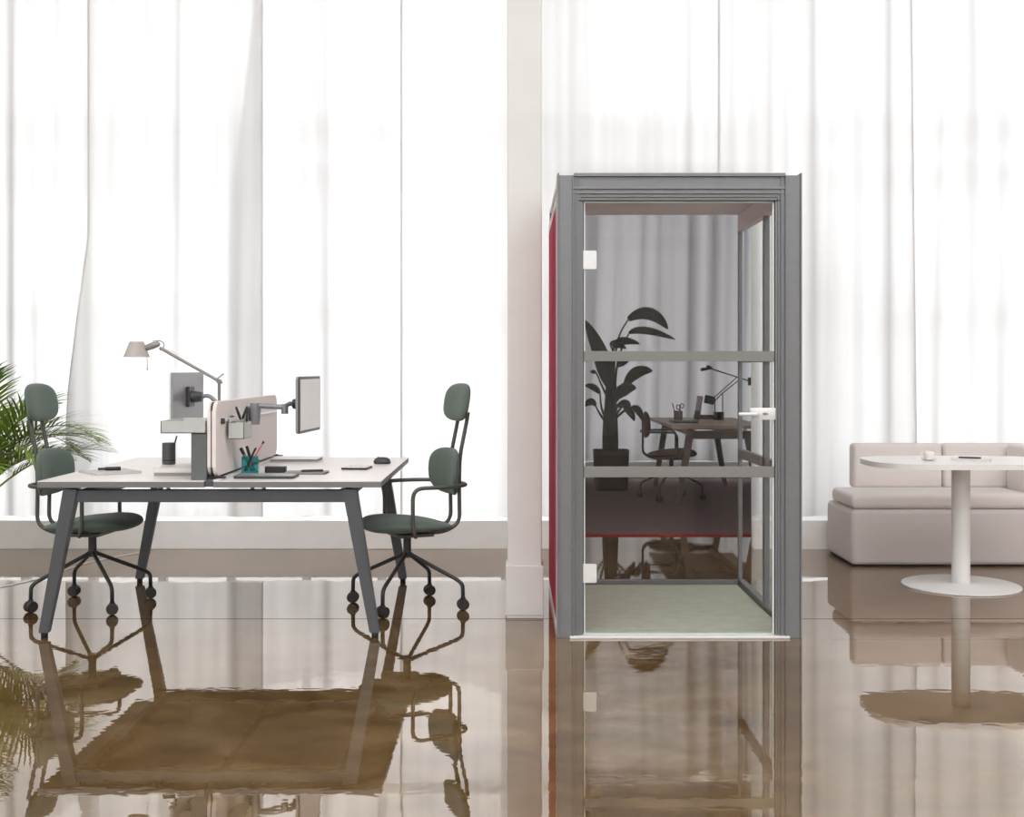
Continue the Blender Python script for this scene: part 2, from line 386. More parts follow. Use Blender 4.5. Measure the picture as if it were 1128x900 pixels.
MB().hexa([(OX0 - .12, HW + .25, zr(HW + .25)), (OXR + .12, HW + .25, zr(HW + .25)), (3.07, AY + .25, zr(AY + .25)), (.54, AY + .25, zr(AY + .25))],
          [(OX0 - .12, HW + .25, zr(HW + .25) + .1), (OXR + .12, HW + .25, zr(HW + .25) + .1), (3.07, AY + .25, zr(AY + .25) + .1), (.54, AY + .25, zr(AY + .25) + .1)]).build('ceiling_annex', M['annex_wall'], kind='structure')
MB().box(.66, 2.95, AY, AY + .25, 0, .19, .004).build('baseboard_annex', M['plinth'], kind='structure')
f = MB()
for x in (.69, 1.8, 2.92): f.box(x - .03, x + .03, AY + .12, AY + .18, .19, zr(AY + .1))
for z in (.21, 3.45): f.box(.66, 2.95, AY + .12, AY + .18, z - .025, z + .025)
f = f.build('window_8', M['window'], kind='structure')
MB().box(.66, 2.95, AY + .145, AY + .151, .19, zr(AY + .1)).build('pane', M['pane'], f)

# ---------------------------------------------------------------- curtains
def curtain(label, xl, xr, y, z0, z1, amp=.062, cut=None, group='sheer white curtains along the window wall', mat='curtain', seed=0, rows=26, hems=(1, 1), dens=1.0):
    """xl, xr: functions of height giving the edges; folds run the whole drop and drift sideways a little"""
    rnd = random.Random(seed)
    comp = [(rnd.uniform(9, 15) * dens, rnd.uniform(.5, 1), rnd.uniform(0, 6.3), rnd.uniform(-.35, .35)) for _ in range(3)] + \
           [(rnd.uniform(20, 36) * dens, rnd.uniform(.25, .5), rnd.uniform(0, 6.3), rnd.uniform(-.5, .5)) for _ in range(3)]
    env = [(rnd.uniform(1.2, 2.6), rnd.uniform(0, 6.3), rnd.uniform(-.25, .25)) for _ in range(2)]
    def off(x, z):
        e = .55 + .45 * math.sin(env[0][0] * x + env[0][1] + env[0][2] * z) * math.sin(env[1][0] * x + env[1][1] + env[1][2] * z)
        e = max(.45, e)
        s = sum(a * math.sin(k * x + ph + ln * z) for k, a, ph, ln in comp)
        s = math.copysign(abs(s / 2.2) ** .8, s)
        return amp * e * s * (1 - .25 * (z - z0) / (z1 - z0))
    bm = MB().bm
    W0 = xr(0) - xl(0); nx = max(6, int(W0 / .016))
    zs = [z0 + (z1 - z0) * i / rows for i in range(rows + 1)]
    if cut: zs = sorted(set(zs + [cut[2]]))
    us = [i / nx for i in range(nx + 1)]
    if cut:
        for c in cut[:2]:
            u = (c - xl(0)) / W0
            if 0 < u < 1: us = sorted(set(us + [u]))
    vs = {}
    def V(i, j):
        if (i, j) not in vs:
            z = zs[j]; x = xl(z) + (xr(z) - xl(z)) * us[i]
            vs[(i, j)] = bm.verts.new((x, y + off(x, z), z))
        return vs[(i, j)]
    for i in range(len(us) - 1):
        for jj in range(len(zs) - 1):
            if cut:
                xm = xl(0) + W0 * (us[i] + us[i + 1]) / 2; zm = (zs[jj] + zs[jj + 1]) / 2
                if cut[0] < xm < cut[1] and zm < cut[2]: continue
            fc = bm.faces.new((V(i, jj), V(i + 1, jj), V(i + 1, jj + 1), V(i, jj + 1))); fc.smooth = True
    b = MB(); b.bm.free(); b.bm = bm
    o = b.build('curtain', M[mat]); tag(o, label, 'curtain', group)
    for s, on in ((0, hems[0]), (1, hems[1])):
        if not on: continue
        h = MB()
        lo = cut[2] if cut and cut[0] < (xr(0) if s else xl(0)) < cut[1] else z0
        zz = [z for z in zs if z >= lo - 1e-6]; prev = None
        for z in zz:
            x = xr(z) if s else xl(z); x2 = x - .014 if s else x + .014
            q = (h.bm.verts.new((x, y + off(x, z) - .004, z)), h.bm.verts.new((x2, y + off(x2, z) - .004, z)))
            if prev: h.bm.faces.new((prev[0], prev[1], q[1], q[0]))
            prev = q
        h.build('hem', M[mat], o)
    return o
def cx(px, Y=8.39): return (px - PX) * Y / F
k = lambda v: (lambda z: v)
CZ0, CZ1 = .228, 5.9
curtain('sheer white curtain at the far left, behind the feathery palm', k(-8.6), k(cx(104)), 8.4, CZ0, CZ1, seed=11, hems=(0, 1))
curtain('sheer white curtain with slanting edge, behind the aluminium task lamp', lambda z: cx(100) - .16 * max(0, min(1, (2.2 - z) / 1.2)), k(cx(292)), 8.33, CZ0, CZ1, seed=23)
curtain('sheer white curtain hanging behind the divider screen and right monitor', lambda z: cx(254) + .17 * max(0, min(1, (z - 2.3) / 1.5)), k(cx(443)), 8.4, CZ0, CZ1, seed=31)
curtain('sheer white curtain behind the right green chair, ending at the pillar', k(cx(441)), k(-.02), 8.38, CZ0, CZ1, seed=47, hems=(1, 0))
curtain('sheer white curtain right of the pillar, hanging above the glass booth', k(.0), k(cx(793)), 8.4, CZ0, CZ1, seed=53, cut=(OX0 - .04, OX1 - .008, OZ + .045), hems=(0, 1))
curtain('sheer white curtain between the booth and the blush sofa', k(cx(790)), lambda z: cx(1010) - .03 * (z - 1) * .4, 8.378, CZ0, CZ1, seed=61, cut=(OX0 - .04, OX1 - .008, OZ + .045))
curtain('sheer white curtain hanging behind the blush sofa', lambda z: cx(1006) - .03 * (z - 1) * .4, k(5.2), 8.43, CZ0, CZ1, seed=71, hems=(1, 0))
curtain('sheer white curtain at the far right with a slanting edge near its top', lambda z: 3.92 - .16 * max(0, z - 1.8), k(9.2), 8.30, CZ0, CZ1, seed=83, hems=(1, 0))
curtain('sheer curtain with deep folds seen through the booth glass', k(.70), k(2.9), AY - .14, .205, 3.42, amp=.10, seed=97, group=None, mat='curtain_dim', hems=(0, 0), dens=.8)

# ---------------------------------------------------------------- bench desk
DX0, DX1, DY0, DY1, DZ = -2.238, -.617, 5.60, 7.10, .74
desk = thing('bench_desk', 'pale two-person bench desk with dark splayed legs, carrying the screen and monitors', 'desk', (-1.43, 6.35, 0))
def off(o, root):                       # parts modelled in world coordinates, parented under an Empty
    o.matrix_parent_inverse = root.matrix_basis.inverted() if not root.parent else Matrix()
    return o
def part(mb, name, mat, root, smooth=False): return off(mb.build(name, mat, root, smooth), root)
bpy.context.view_layer.update()
for x0, x1 in ((DX0, -1.452), (-1.408, DX1)):
    t = part(MB().box(x0, x1, DY0, DY1, DZ - .004, DZ, .0015), 'desktop', M['desk_top'], desk)
    MB().box(x0 + .0005, x1 - .0005, DY0 + .0005, DY1 - .0005, DZ - .03, DZ - .004).build('edge_band', M['desk_edge'], t)
for y0 in (DY0 + .03, DY1 - .08):
    part(MB().box(-2.115, -.745, y0, y0 + .05, .637, .695, .004), 'beam', M['desk_frame'], desk)
for x0 in (-2.075, -.83):
    part(MB().box(x0, x0 + .05, DY0 + .08, DY1 - .08, .645, .69, .003), 'side_rail', M['desk_frame'], desk)
for x in (-2.06, -1.68, -1.635, -1.235, -1.18, -.80):
    for y in (DY0 + .055, DY1 - .055): part(MB().cyl((x, y, .6945), (x, y, .7105), .009, 10), 'spacer', M['chrome'], desk)
part(MB().box(-1.450, -1.410, DY0 + .012, DY1 - .01, .712, .745, .003), 'cable_channel', M['desk_frame'], desk)
part(MB().box(-1.411, -1.378, DY0 + .004, DY1 - .02, .7398, .7460, .002), 'cable_flap', M['steel'], desk)
for sx, yb in ((-1, DY0), (1, DY0), (-1, DY1 - .06), (1, DY1 - .06)):
    xb = -1.43 + sx * .782; xt = -1.43 + sx * .66
    a_, b_ = .024, .034
    l = MB().hexa([(xb - a_, yb + .005, .022), (xb + a_, yb + .005, .022), (xb + a_, yb + .04, .022), (xb - a_, yb + .04, .022)],
                  [(xt - b_, yb + .018, .70), (xt + b_, yb + .018, .70), (xt + b_, yb + .075, .70), (xt - b_, yb + .075, .70)])
    bmesh.ops.bevel(l.bm, geom=l.bm.edges[:], offset=.003, segments=2, affect='EDGES')
    leg = part(l, 'leg', M['desk_frame'], desk)
    MB().cyl((xb, yb + .022, 0), (xb, yb + .022, .023), .016, 16).build('foot', M['foot'], leg)

# ---------------------------------------------------------------- divider screen
scr = thing('desk_divider', 'pinkish grey upholstered divider screen standing across the middle of the desk', 'divider screen', (-1.43, 6.38, .75))
SY0, SY1, SZ0, SZ1 = 5.65, 7.12, .757, 1.112
def panel_pts(w, h, r): return rrect(w, h, r)
def side_slab(mb, x0, x1, r=.045, inset=0, bevel=.006):
    pts = rrect(SY1 - SY0 - 2 * inset, SZ1 - SZ0 - 2 * inset, r - inset, (SY0 + SY1) / 2, (SZ0 + SZ1) / 2)
    A = [mb.bm.verts.new((x0, y, z)) for y, z in pts]; B = [mb.bm.verts.new((x1, y, z)) for y, z in pts]
    n = len(pts); fs = [mb.bm.faces.new(A), mb.bm.faces.new(B[::-1])]
    sides = [mb.bm.faces.new((A[i], B[i], B[(i + 1) % n], A[(i + 1) % n])) for i in range(n)]
    for s in sides: s.smooth = True
    if bevel: bmesh.ops.bevel(mb.bm, geom=list(fs[0].edges) + list(fs[1].edges), offset=bevel, segments=3, affect='EDGES')
    return mb
for x0, x1 in ((-1.449, -1.433), (-1.427, -1.408)): part(side_slab(MB(), x0, x1), 'padded_face', M['screen_fabric'], scr, 40)
part(side_slab(MB(), -1.434, -1.426, inset=.002, bevel=0), 'zip_piping', M['piping'], scr)
for y in (5.665, 7.085):
    part(MB().box(-1.4508, -1.40, y, y + .045, .7462, .7575, .002).box(-1.400, -1.372, y + .005, y + .04, .7462, .7530, .002), 'clamp', M['black'], scr)
rl = MB().box(-1.407, -1.398, 5.76, 7.06, 1.012, 1.026, .002)
part(rl, 'tool_rail', M['steel'], scr)
part(MB().box(-1.408, -1.392, 5.742, 5.768, 1.002, 1.030, .003), 'rail_end', M['darkgrey'], scr)

# rail organiser with scissors and pen
org = thing('rail_organiser', 'pale grey box hanging on the divider rail, holding scissors and a pen', 'organiser', (-1.36, 5.95, .94))
oz0, oz1 = .925, 1.005
OXa, OXb, OYa, OYb = -1.394, -1.315, 5.83, 5.995
b = MB().box(OXa, OXb, OYa, OYb, oz0, oz0 + .003)
for q in ((OXa, OXa + .003, OYa, OYb), (OXb - .003, OXb, OYa, OYb), (OXa, OXb, OYa, OYa + .003), (OXa, OXb, OYb - .003, OYb)): b.box(*q, oz0, oz1)
part(b, 'box', M['shelf'], org)
part(MB().box(-1.3955, -1.391, 5.86, 5.96, oz1 - .02, 1.036, .001).box(-1.400, -1.391, 5.86, 5.96, 1.028, 1.036, .001), 'hook', M['steel'], org)
s = thing('scissors', 'black-handled scissors standing in the rail organiser', 'scissors', (-1.35, 5.93, .93))
sc_ = MB()
for d in (-1, 1): sc_.hexa([(-1.351 + d * .001, 5.93, .932), (-1.349 + d * .001, 5.93, .932), (-1.349 + d * .001, 5.934, .932), (-1.351 + d * .001, 5.934, .932)],
                           [(-1.351 + d * .004, 5.925, 1.02), (-1.349 + d * .004, 5.925, 1.02), (-1.349 + d * .004, 5.94, 1.02), (-1.351 + d * .004, 5.94, 1.02)])
part(sc_, 'blade', M['chrome'], s)
for d in (-1, 1):
    part(MB().tube([Vector((-1.35 + d * .002 + .022 * d * (1 - math.cos(t)) * .5, 5.932 + d * .013 + .011 * math.sin(t), 1.048 + .03 * -math.cos(t))) for t in [2 * math.pi * i / 16 for i in range(16)]], .0045, 8, closed=True), 'handle', M['black'], s)
tag(MB().cyl((-1.335, 5.965, .93), (-1.328, 5.972, 1.075), .005, 10).build('pen', M['black']), 'black pen upright beside the scissors in the rail organiser', 'pen')

# ---------------------------------------------------------------- monitors
def monitor(name, label, cen, normal_deg, w, h, mats, clamp, facing):
    """casing lies in local x = thickness; screen looks to +x local"""
    m = thing(name, label, 'monitor', cen, R(normal_deg))
    def slab(x0, x1, ww, hh, r, bev):
        mb = MB(); pts = rrect(ww, hh, r)
        A = [mb.bm.verts.new((x0, y, z)) for y, z in pts]; B = [mb.bm.verts.new((x1, y, z)) for y, z in pts]
        n = len(pts); f1 = mb.bm.faces.new(A); f2 = mb.bm.faces.new(B[::-1])
        for i in range(n): mb.bm.faces.new((A[i], B[i], B[(i + 1) % n], A[(i + 1) % n]))
        if bev: bmesh.ops.bevel(mb.bm, geom=list(f1.edges), offset=bev, segments=3, affect='EDGES')
        return mb
    c = slab(-.013, .0, w, h, .012, .006).build('casing', mats[0], m)
    slab(.0002, .0085, w, h, .012, 0).build('bezel', mats[1], m)
    slab(.0087, .0095, w - .03, h - .03, .004, 0).build('screen', mats[2], m)
    MB().box(-.030, -.0135, -.055, .055, -.055, .055, .004).build('mount_plate', M['mon_dark'], m)
    kn = MB().cyl((-.030, 0, 0), (-.085, 0, 0), .034, 20, .026)
    kn.build('tilt_knob', M['darkgrey'], m, 40)
    return m
# right monitor on its arm
mR = monitor('monitor', 'monitor on the right of the divider, pale screen turned to the right chair', W(340.0, 445, 6.4), 0, .46, .298, (M['mon_back'], M['mon_dark'], M['mon_screen']), None, 1)
mR.rotation_euler = (0, 0, R(-4))
bpy.context.view_layer.update()
def wpart(mb, name, mat, root, smooth=False):
    o = mb.build(name, mat, root, smooth); o.matrix_parent_inverse = root.matrix_world.inverted(); return o
yb = 6.28
A0 = Vector((-1.355, yb, 1.045))
J1 = Vector((-1.20, yb + .02, EYE - (449 - 405) * 6.3 / F)); 
knob = mR.matrix_world @ Vector((-.085, 0, 0))
wpart(MB().cyl((-1.358, yb, .975), (-1.358, yb, 1.072), .024, 20, .032).box(-1.3972, -1.385, yb - .04, yb + .04, .985, 1.06, .004), 'clamp', M['arm'], mR, 40)
wpart(MB().tube([(-1.358, yb, 1.074), (-1.34, yb, 1.074), (-1.215, yb + .015, 1.066), (-1.205, yb + .015, 1.066)], .014, 12).cyl((-1.358, yb, 1.062), (-1.358, yb, 1.088), .026, 20), 'arm', M['arm'], mR, 40)
wpart(MB().cyl((-1.205, yb + .02, 1.03), (-1.205, yb + .02, 1.082), .019, 16).tube([(-1.205, yb + .02, 1.07), (-1.18, yb + .04, 1.085), knob + Vector((-.012, 0, 0)), knob + Vector((.004, 0, 0))], .012, 12, .03), 'elbow', M['arm'], mR, 40)
# left monitor, seen from behind
mL = monitor('monitor', 'monitor on the left of the divider, showing its silver back and dark mount', W(205.5, 437, 6.42), 180, .60, .262, (M['mon_back'], M['mon_glint'], M['mon_screen']), None, -1)
mL.rotation_euler = (0, 0, R(180))
bpy.context.view_layer.update()
knob = mL.matrix_world @ Vector((-.085, 0, 0))
wpart(MB().tube([knob + Vector((-.004, 0, 0)), knob + Vector((.035, 0, .008)), (-1.56, 6.40, 1.06), (-1.52, 6.40, 1.0), (-1.4775, 6.40, 1.0)], .011, 12, .03), 'arm', M['arm'], mL, 40)
wpart(MB().box(-1.478, -1.451, 6.36, 6.44, .96, 1.04, .004), 'clamp', M['arm'], mL)

# ---------------------------------------------------------------- desk shelf, left of the divider
sh = thing('desk_shelf', 'pale grey raised tray shelf on a slate post, left of the divider', 'desk shelf', (-1.55, 5.85, .74))
tr = MB().box(-1.668, -1.4515, 5.64, 6.02, .963, .967, 0)
for q in ((-1.668, -1.664, 5.64, 6.02), (-1.4555, -1.4515, 5.64, 6.02), (-1.668, -1.4515, 5.64, 5.644), (-1.668, -1.4515, 6.016, 6.02)): tr.box(*q, .963, 1.022)
part(tr, 'tray', M['shelf'], sh)
part(MB().box(-1.525, -1.4515, 5.645, 5.665, .7405, .963, .003).box(-1.472, -1.4515, 5.66, 6.0, .7405, .963, .003), 'post', M['shelf_post'], sh)

# ---------------------------------------------------------------- task lamp
LY = 6.88
lp = thing('task_lamp', 'aluminium articulated task lamp with pale cone shade, behind the left monitor', 'lamp', (W(240.5, 500, LY).x, LY, DZ))
bpy.context.view_layer.update()
E = W(241.5, 420, LY); Hd = W(176, 383, LY); cxl = E.x
part(MB().lathe([(.085, .741), (.088, .748), (.088, .755), (.075, .764), (.012, .768)], (cxl, LY, 0), 36), 'base', M['lamp'], lp, 40)
part(MB().cyl((cxl, LY, .766), (cxl, LY, E.z), .0085, 14).cyl((cxl, LY - .016, E.z), (cxl, LY + .016, E.z), .013, 16), 'stem', M['lamp'], lp, 40)
d = (Hd - E).normalized(); up = Vector((-d.z, 0, d.x)); up = up if up.z > 0 else -up
a_ = MB().tube([E + d * .005, Hd], .0088, 14).cyl(E - d * .02, E + d * .012, .006)
a_.tube([E + d * .02, E + d * .02 + up * .05 - d * .02], .004, 8)
part(a_, 'arm', M['lamp'], lp, 40)
part(MB().tube([E + d * .005 + up * .045, Hd + up * .012 - d * .03], .0011, 6), 'tension_wire', M['chrome'], lp)
jt = MB().lathe([(.006, -.05), (.017, -.04), (.02, 0), (.016, .035), (.006, .045)], W(168, 381, LY), 20, rot=Matrix.Rotation(R(72), 3, 'Y'))
jt.tube([W(168, 376, LY), W(176, 375, LY), W(181, 378, LY), W(180, 384, LY), W(176, 386, LY)], .003, 8, .02)
part(jt, 'head_joint', M['lamp'], lp, 40)
sc0 = W(150.5, 393.3, LY)
part(MB().lathe([(.0722, 0), (.0735, .0008), (.040, .088), (.034, .0895), (.033, .0875), (.070, .002)], sc0, 40), 'lamp_shade', M['lamp_shade'], lp, 40)
part(MB().cyl(sc0 + Vector((.062, 0, -.072)), sc0 + Vector((.060, 0, .01)), .0022, 8).lathe([(.001, -.078), (.005, -.074), (.005, -.066), (.001, -.062)], sc0 + Vector((.062, 0, 0)), 10), 'pull_pin', M['chrome'], lp)

# ---------------------------------------------------------------- small things on the desk
def sheet_stack(name, label, cat, cxy, w, h, z0, z1, rz, cover, pages=None, r=.006):
    o = thing(name, label, cat, (cxy[0], cxy[1], z0), rz)
    t = (z1 - z0)
    if pages:
        c = max(.0018, t * .12)
        MB().slab(rrect(w, h, r), 0, c).slab(rrect(w, h, r), t - c, t).box(-w / 2, -w / 2 + c, -h / 2 + r, h / 2 - r, c, t - c).build('cover', cover, o)
        MB().slab(rrect(w - .006, h - .006, r), c + .0001, t - c - .0001).build('pages', pages, o)
    else:
        MB().slab(rrect(w, h, r), 0, t, min(.002, t * .3)).build('body', cover, o)
    return o
e = .0006
sheet_stack('notepad', 'pale notepad lying askew at the left corner of the desk', 'notepad', (-2.045, 6.05), .24, .24, DZ + e, DZ + .010, R(40), M['padgrey'], M['paper'])
pen = MB(); q0, q1 = W(108, 518.2, 6.03), W(133, 517.6, 6.07)
q0.z = q1.z = DZ + .0205
pen.tube([q0, q0.lerp(q1, .3), q0.lerp(q1, .34), q1], lambda t: .0065 if t < .5 else .0095, 12)
tag(pen.build('pen', M['black'], smooth=40), 'thick black pen lying on the notepad at the left corner of the desk', 'pen')
b1 = sheet_stack('book', 'thick white book lying under another, left of the slate shelf post', 'book', (-1.647, 5.93), .215, .24, DZ + e, DZ + .024, 0, M['paper'], M['greypaper'], .003)
b2 = sheet_stack('book', 'white book lying on top of another beneath the raised tray shelf', 'book', (-1.65, 5.935), .21, .235, DZ + .0248, DZ + .047, 0, M['white'], M['paper'], .003)
c0 = W(186, 511, 6.0); c0.z = DZ + .0476
cp = thing('pencil_cup', 'dark grey pencil cup standing on the white books under the shelf', 'pencil cup', c0)
MB().lathe([(.030, 0), (.033, .002), (.033, .022), (.033, .108), (.030, .108), (.030, .004)], (0, 0, 0), 32).build('cup_body', M['darkpot'], cp, 40)
MB().lathe([(.0335, .018), (.0335, .024)], (0, 0, 0), 32).build('band', M['black'], cp, 40)
tag(MB().cyl(c0 + Vector((.004, 0, .008)), c0 + Vector((.040, .0, .142)), .0042, 8).build('pencil', M['darkgrey']), 'grey pencil leaning in the dark cup under the shelf', 'pencil')
# right half
tb = sheet_stack('tablet', 'dark tablet lying flat in front of the teal pen holder', 'tablet', (-1.195, 5.79), .29, .165, DZ + e, DZ + .013, R(0), M['darkgrey'], None, .012)
MB().slab(rrect(.27, .145, .006), .0125, .0128).build('screen', M['mon_back'], tb)
tag(sheet_stack('eraser', 'black box-shaped board eraser lying behind the dark tablet', 'eraser', (W(303, 515, 6.04).x, 6.06), .105, .05, DZ + e, DZ + .031, 0, M['black'], None, .004), 'black box-shaped board eraser lying behind the dark tablet', 'eraser')
sheet_stack('notebook', 'closed white notebook lying at the back beside the divider', 'notebook', (-1.235, 6.82), .27, .22, DZ + e, DZ + .019, R(0), M['white'], M['greypaper'], .012)
nb = sheet_stack('notebook', 'thin black-edged notebook right of the black eraser, carrying a black pen', 'notebook', (-1.04, 6.02), .21, .14, DZ + e, DZ + .008, 0, M['black'], M['paper'], .006)
MB().slab(rrect(.206, .136, .006), .0075, .0080).build('cover_face', M['greypaper'], nb)
q0, q1 = W(331, 519, 6.0), W(356, 518, 6.02); q0.z = q1.z = DZ + .0142
tag(MB().tube([q0, q0.lerp(q1, .12), q1], lambda t: .002 if t < .1 else .0058, 10).build('pen', M['black'], smooth=40), 'black pen lying on the black-edged notebook on the right half of the desk', 'pen')
kb = thing('keypad', 'small white keypad with black edge lying near the mouse', 'keypad', (W(393, 513.5, 6.28).x, 6.29, DZ + e), R(-6))
MB().slab(rrect(.135, .15, .008), 0, .010).build('body', M['black'], kb)
MB().slab(rrect(.131, .146, .006), .0101, .0135).build('face_plate', M['white'], kb)
ks = MB()
for i in range(4):
    for jx in range(5): ks.box(-.055 + i * .029, -.033 + i * .029, -.062 + jx * .026, -.042 + jx * .026, .0136, .0165, .001)
ks.build('keys', M['key'], kb)
ms = thing('mouse', 'dark grey computer mouse near the back right corner of the desk', 'mouse', (W(421, 509, 6.62).x, 6.62, DZ + e), R(170))
mm = MB()
mm.lathe([(.9, 0), (1.0, .006), (.97, .016), (.82, .027), (.55, .034), (.2, .0365)], (0, 0, 0), 32, .048, .03, 2.6)
mm.build('body', M['darkgrey'], ms, True)
MB().cyl((.022, -.004, .032), (.022, .004, .032), .006, 12).build('scroll_wheel', M['black'], ms)
# teal pen holder
t0 = W(276, 521.2, 6.03); t0 = Vector((t0.x, 6.03, DZ + e))
pc = thing('pen_holder', 'teal transparent pen holder holding markers, in front of the divider', 'pen holder', t0, R(8))
g = MB(); hw, hh = .042, .085
g.box(-hw, hw, -hw, hw, 0, .006)
for q in ((-hw, -hw + .003, -hw, hw), (hw - .003, hw, -hw, hw), (-hw + .003, hw - .003, -hw, -hw + .003), (-hw + .003, hw - .003, hw - .003, hw)): g.box(*q, .006, hh)
g.build('walls', M['teal'], pc)
def stick(name, label, p0, p1, r, parts):
    o = thing(name, label, 'pen' if name != 'pencil' else 'pencil', t0 + Vector(p0))
    p0, p1 = Vector((0, 0, 0)), Vector(p1) - Vector(p0)
    for nm, mt, a, b, rr in parts: MB().cyl(p0.lerp(p1, a), p0.lerp(p1, b), rr * r, 10).build(nm, M[mt], o, 40)
stick('marker', 'green marker with black cap, leaning left in the teal holder', (.012, -.012, .0115), (-.048, -.010, .128), .0075, [('barrel', 'marker', 0, .72, 1), ('cap', 'black', .72, 1, 1.15)])
stick('marker', 'black marker second from the left in the teal holder', (.014, .016, .0115), (-.024, .018, .135), .0065, [('barrel', 'darkgrey', 0, .6, 1), ('cap', 'black', .6, 1, 1.15)])
stick('pen', 'black pen with red lower end, leaning right in the teal holder', (-.026, -.022, .010), (.030, -.014, .128), .005, [('barrel', 'red', 0, .35, 1), ('grip', 'black', .35, 1, 1)])
stick('pencil', 'long pink pencil with black tip, leaning far right in the teal holder', (-.020, .002, .0105), (.066, .006, .160), .0038, [('barrel', 'pink', 0, .92, 1), ('tip', 'black', .92, 1, 1.3)])

# ---------------------------------------------------------------- office chairs
def make_chair(label, loc, yaw, base_deg, head, mats, group=None):
    up_, fr, ba = mats
    o = thing('office_chair', label, 'office chair', loc, R(yaw), group)
    def seat(a, b, t):          # a: front-back, b: across
        x = .01 + a; u = a / .235
        th = 1.25 if u > .2 else 1.25 - .5 * min(1, (.2 - u) / 1.0)
        z = .437 + t * th + .010 * u - .028 * max(0, u - .55) ** 1.5 + .012 * (abs(b) / .23) ** 2
        return (x, b * (1 - .05 * max(0, -u)), z)
    MB().pad(.47, .47, .062, seat, n=3.0, k=2.2).build('seat', up_, o, True)
    def back(a, b, t):          # a across, b up
        zz = .715 + b
        x = -.244 - (b / .245) * .012 + .055 * (abs(a) / .22) ** 2 * (1 if head else .8) + t - .012 * max(0, -b / .12) ** 2
        return (x, a * (1 - .10 * max(0, -b / .12)), zz)
    MB().pad(.41, .252, .042, back, n=3.2, k=2.6).build('backrest', up_, o, True)
    if head:
        def hd(a, b, t):
            return (-.300 - b * .16 + .022 * (abs(a) / .17) ** 2 + t, a, 1.088 + b)
        MB().pad(.335, .205, .046, hd, n=3.0, k=2.6).build('headrest', up_, o, True)
    for s in (-1, 1):
        y = s * .066
        pts = [(.05, y * .6, .392), (-.19, y, .396), (-.275, y, .44), (-.272, y, .64)]
        pts += [(-.276, y, .80), (-.316, y, .985), (-.324, y, 1.035)] if head else [(-.276, y, .76)]
        MB().tube(pts, .0105, 12, .06).build('back_support', fr, o, True)
    aw = .235
    MB().tube([(.0, -.14, .397), (.035, -aw, .400), (.05, -aw, .45), (.05, -aw, .652), (-.15, -aw, .652), (-.290, -.15, .652), (-.290, .15, .652), (-.15, aw, .652), (.05, aw, .652), (.05, aw, .45), (.035, aw, .400), (.0, .14, .397)], .0105, 12, .06).build('armrest', fr, o, True)
    MB().box(-.10, .10, -.15, .15, .386, .404, .004).build('seat_plate', fr, o)
    MB().cyl((0, 0, .262), (0, 0, .39), .021, 20).build('column', ba, o, 40)
    for i in range(4):
        an = R(base_deg - yaw + 90 * i); c, s_ = math.cos(an), math.sin(an)
        P = lambda r, z: (r * c, r * s_, z)
        lg = MB().tube([P(.008, .29), P(.03, .275), P(.285, .158), P(.316, .135), P(.318, .06)], .0105, 12, .035).build('leg', ba, o, True)
        cs = MB(); px, py = .318 * c, .318 * s_
        sw = R(25 * (-1) ** i + 15 * i - yaw); tx, ty = -math.sin(sw), math.cos(sw)
        for d in (-1, 1):
            cs.cyl((px + tx * .004 * d, py + ty * .004 * d, .031), (px + tx * .024 * d, py + ty * .024 * d, .031), .031, 22, .028)
        cs.cyl((px, py, .031), (px, py, .066), .014, 12)
        cs.build('caster', M['caster'], lg, 40)
    return o
GM = (M['green'], M['green_frame'], M['chair_base'])
make_chair('green office chair with headrest at the left end of the bench desk', (-2.252, 6.378, 0), -5, 37, True, GM, 'green high-back office chairs at the bench desk')
make_chair('green office chair with headrest at the right end of the bench desk', (-.56, 6.347, 0), 204, 72, True, GM, 'green high-back office chairs at the bench desk')

